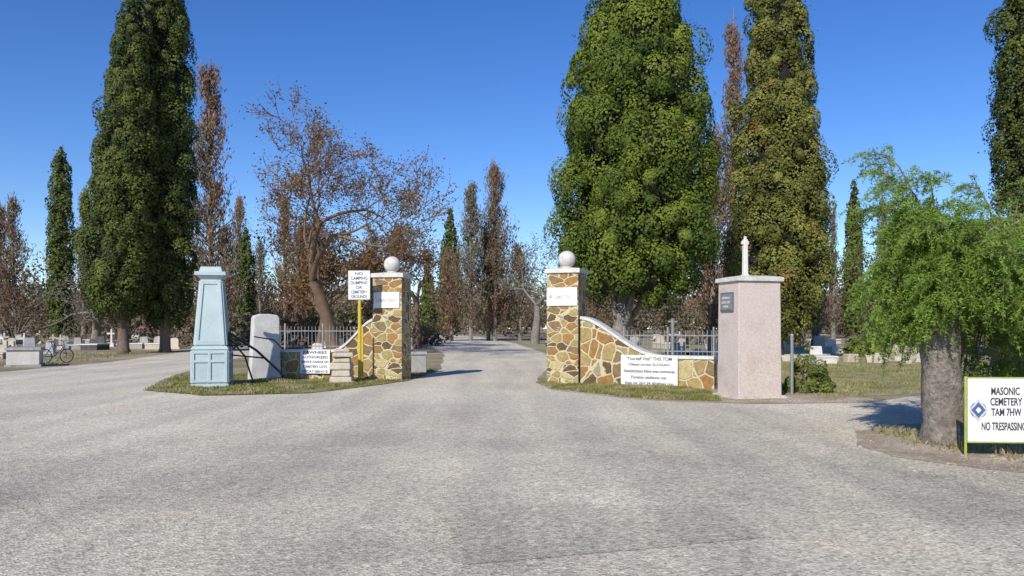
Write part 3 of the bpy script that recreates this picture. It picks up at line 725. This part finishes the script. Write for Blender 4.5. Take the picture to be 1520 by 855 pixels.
branch_tree('bare_tree', (5.5, 88, 0), 11.5, 45, depth=6, leaves=5, leafmat='deadgrey', ls=.2, r=.35, spread=.7, bark='barkgrey', kids=(2, 3))
branch_tree('bare_tree', (30, 62, 0), 8, 46, depth=5, leaves=16, leafmat='bush', ls=.2, r=.3, spread=.8)
branch_tree('bare_tree', (-38, 70, 0), 9, 47, depth=6, leaves=4, leafmat='deadgrey', ls=.18, r=.3, spread=.8, bark='barkgrey', kids=(2, 3))
branch_tree('bare_tree', (-31, 78, 0), 9, 49, depth=6, leaves=4, leafmat='deadgrey', ls=.18, r=.3, spread=.8, bark='barkgrey', kids=(2, 3))

# distant trees: one mass
rng = np.random.default_rng(77); Ps = []
for i in range(520):
    back = i >= 330
    y = rng.uniform(200, 240) if back else rng.uniform(105, 200); x = rng.uniform(-.8, .8)*y; h = rng.uniform(8, 15) if back else rng.uniform(6, 13)
    if not back and -.20 < x/y < -.07: h *= .8; y += 50
    n = 34; d = rng.normal(size=(n, 3)); d /= np.linalg.norm(d, axis=1, keepdims=True)
    cen = np.array([x, y, h*.5])+d*np.array([h*.36, h*.36, h*.47])*rng.uniform(.3, 1, (n, 1))
    p = clump_leaves(cen, d, h*.13*rng.uniform(.5, 1.3, n), 1, 16, .95 if back else .5, rng, jit=.8)
    Ps.append((p[0], p[1], p[2], p[3]+rng.uniform(-.25, .15)))
P = [np.concatenate([q[k] for q in Ps]) for k in range(4)]; P[0][:, 2] = np.abs(P[0][:, 2])
leaf_obj('distant_trees', *P, M['line'], seed=9)
for i, (x, y, r, h, mt) in enumerate([(-27, 66, 3, 3.4, 'line'), (-22, 68, 3.2, 3.6, 'line'), (-16.5, 62, 3, 3.0, 'line'), (-13, 66, 3, 3.2, 'bush'), (-19, 58, 2.4, 2.4, 'line'), (-33, 72, 3, 4, 'line'), (-50, 78, 4, 4.2, 'line'), (-8, 70, 2.2, 2.6, 'line'), (-42, 84, 4, 3.6, 'line'),
                                      (31, 58, 2.2, 4.2, 'bush'), (27, 50, 1.2, 1.1, 'bush'), (24, 70, 3, 3, 'line'), (36, 66, 3, 4, 'bush'), (17, 75, 3, 3, 'line'), (10, 80, 3, 3, 'line'), (20, 44, .9, .8, 'bush')]):
    blob_bush('bush', (x, y, 0), (r, r, h), 60, 34, .5, .24, M[mt], 300+i)
blob_bush('bush', (7.4, 19.3, 0), (.55, .5, .95), 70, 60, .16, .07, M['bush'], 330)

# feathery tree at the right
def feathery_tree(loc, seed, nf=110, per=26, low=260, zlow=.25):
    rng = np.random.default_rng(seed); mb = MB(); bk = M['barkgrey']
    mb.tube([(0, 0, -.1), (0, 0, .08), (.02, .02, .3), (-.01, .01, .6), (-.03, 0, 1.1), (-.06, .02, 1.65), (-.02, .05, 2.0)], [.40, .31, .26, .265, .245, .29, .15], bk, 14)
    mb.tube([(.02, .1, 1.3), (.35, .25, 1.9), (.9, .4, 2.4)], [.14, .1, .06], bk, 8)
    C = []; A = []; T = []
    def plume(q, d0, L, tt):
        """a weeping frond: thin rachis with short narrow leaflets, arching over and hanging"""
        d0 = d0/np.linalg.norm(d0)
        e1 = q+d0*L*.55; e2 = q+d0*L*.85+np.array([0, 0, -L*rng.uniform(.25, .6)])
        pts = [q*(1-u)**2+2*e1*u*(1-u)+e2*u*u for u in (0, .33, .66, 1)]
        mb.tube(pts, [.005, .004, .003, .0015], bk, 3, cap=False)
        m = int(70*L/.5); u = rng.uniform(.08, 1, m)[:, None]
        base = q*(1-u)**2+2*e1*u*(1-u)+e2*u*u
        sd = rng.normal(size=(m, 3)); sd += d0*.5; sd /= np.linalg.norm(sd, axis=1, keepdims=True)
        w = rng.uniform(.01, .085, (m, 1))*(1.1-u*.6)
        C.append(base+sd*w); A.append(sd+rng.normal(size=(m, 3))*.35); T.append(np.full(m, tt)+rng.uniform(-.2, .2, m))
    for i in range(nf):
        a = rng.uniform(0, 2*math.pi); reach = rng.uniform(.4, 1.9)
        cx, cy = math.cos(a), math.sin(a)*.85
        if cx < 0: reach *= .55
        if cx > 0: reach *= 1.3
        z0 = rng.uniform(1.6, 2.1)
        top = rng.uniform(2.4, 4.2) if i % 3 == 0 else rng.uniform(1.9, 3.2)
        end = max(.8 if cx > 0 else 1.5, top-rng.uniform(-.2, 1.3))
        p0 = np.array([-.03, 0.02, z0]); p1 = np.array([cx*reach*.45, cy*reach*.45, top]); p2 = np.array([cx*reach, cy*reach, end])
        pts = [p0*(1-u)**2+2*p1*u*(1-u)+p2*u*u for u in np.linspace(0, 1, 8)]
        mb.tube(pts, list(np.linspace(.024, .005, 8)), bk, 5, cap=False)
        for j in range(per):
            u = rng.uniform(.3, 1.0); q = p0*(1-u)**2+2*p1*u*(1-u)+p2*u*u
            plume(q, (p2-p1)*.35+rng.normal(size=3)*np.array([.5, .5, .3])+np.array([cx*.5, cy*.5, .15]), rng.uniform(.28, .7), rng.uniform(.1, .9))
    for i in range(low):
        c = np.array([rng.uniform(.55, 2.8), rng.uniform(-.1, 1.0), rng.uniform(zlow, 2.3)])
        plume(c, rng.normal(size=3)*np.array([1, 1, .4])+np.array([0, 0, .2]), rng.uniform(.3, .6), rng.uniform(0, .7))
    for i in range(22):
        a = rng.uniform(0, .9); x = rng.uniform(.5, 2.5)
        mb.tube([(x*.6, .3, -.05), (x*.8, a*.5+.2, .9), (x, a*.8, 2.1)], [.02, .014, .006], bk, 4)
    root = mb.obj('feathery_mesquite_tree', loc, smooth=True)
    C = np.concatenate(C); A = np.concatenate(A); T = np.concatenate(T)
    k = ~((C[:, 1] < -.45) & (C[:, 2] < 1.25)) & (C[:, 2] > .02); C, A, T = C[k], A[k], T[k]; n = len(C)
    leaf_obj('leaves', C, np.cross(A, rng.normal(size=(n, 3)))+np.array([0, -.1, .25]), .052*rng.uniform(.6, 1.4, n), T, M['mesq'], parent=root, seed=seed, aspect=.26, axis=A)
feathery_tree((5.98, 10.75, 0), 61, 115, 26, 700, .1)
feathery_tree((8.3, 12.9, 0), 62, 70, 20, 300)

# ------------------------------------------------------------ light, sky, camera
el = math.radians(33); hx, hy = .42, .907
v = Vector((hx*math.cos(el), hy*math.cos(el), -math.sin(el)))
sd = bpy.data.lights.new('sun', 'SUN'); sd.energy = 5.0; sd.angle = math.radians(.5); sd.color = (1, .94, .83)
so = bpy.data.objects.new('sun', sd); COL.objects.link(so); so.rotation_euler = v.to_track_quat('-Z', 'Y').to_euler(); so.location = (-20, -40, 40)
w = bpy.data.worlds.new('World'); scene.world = w; w.use_nodes = True; nt = w.node_tree
sk = nt.nodes.new('ShaderNodeTexSky'); sk.sky_type = 'NISHITA'; sk.sun_disc = False; sk.sun_elevation = el
sk.sun_rotation = math.atan2(-hx, -hy); sk.altitude = 600; sk.air_density = .95; sk.dust_density = .05; sk.ozone_density = 3.2
hs = nt.nodes.new('ShaderNodeHueSaturation'); hs.inputs['Saturation'].default_value = 1.28; hs.inputs['Hue'].default_value = .514
nt.links.new(sk.outputs[0], hs.inputs['Color'])
nt.links.new(hs.outputs[0], nt.nodes['Background'].inputs[0]); nt.nodes['Background'].inputs[1].default_value = .15
cd = bpy.data.cameras.new('camera'); cam = bpy.data.objects.new('camera', cd); COL.objects.link(cam)
cam.location = (0, 0, 1.6); cam.rotation_euler = (math.pi/2, 0, 0)
cd.sensor_width = 36; cd.lens = 27.24; cd.shift_y = .039; cd.clip_end = 3000; cd.clip_start = .1
scene.camera = cam
scene.view_settings.view_transform = 'Standard'; scene.view_settings.look = 'None'; scene.view_settings.exposure = 0
print('FACES', sum(len(m.polygons) for m in bpy.data.meshes))
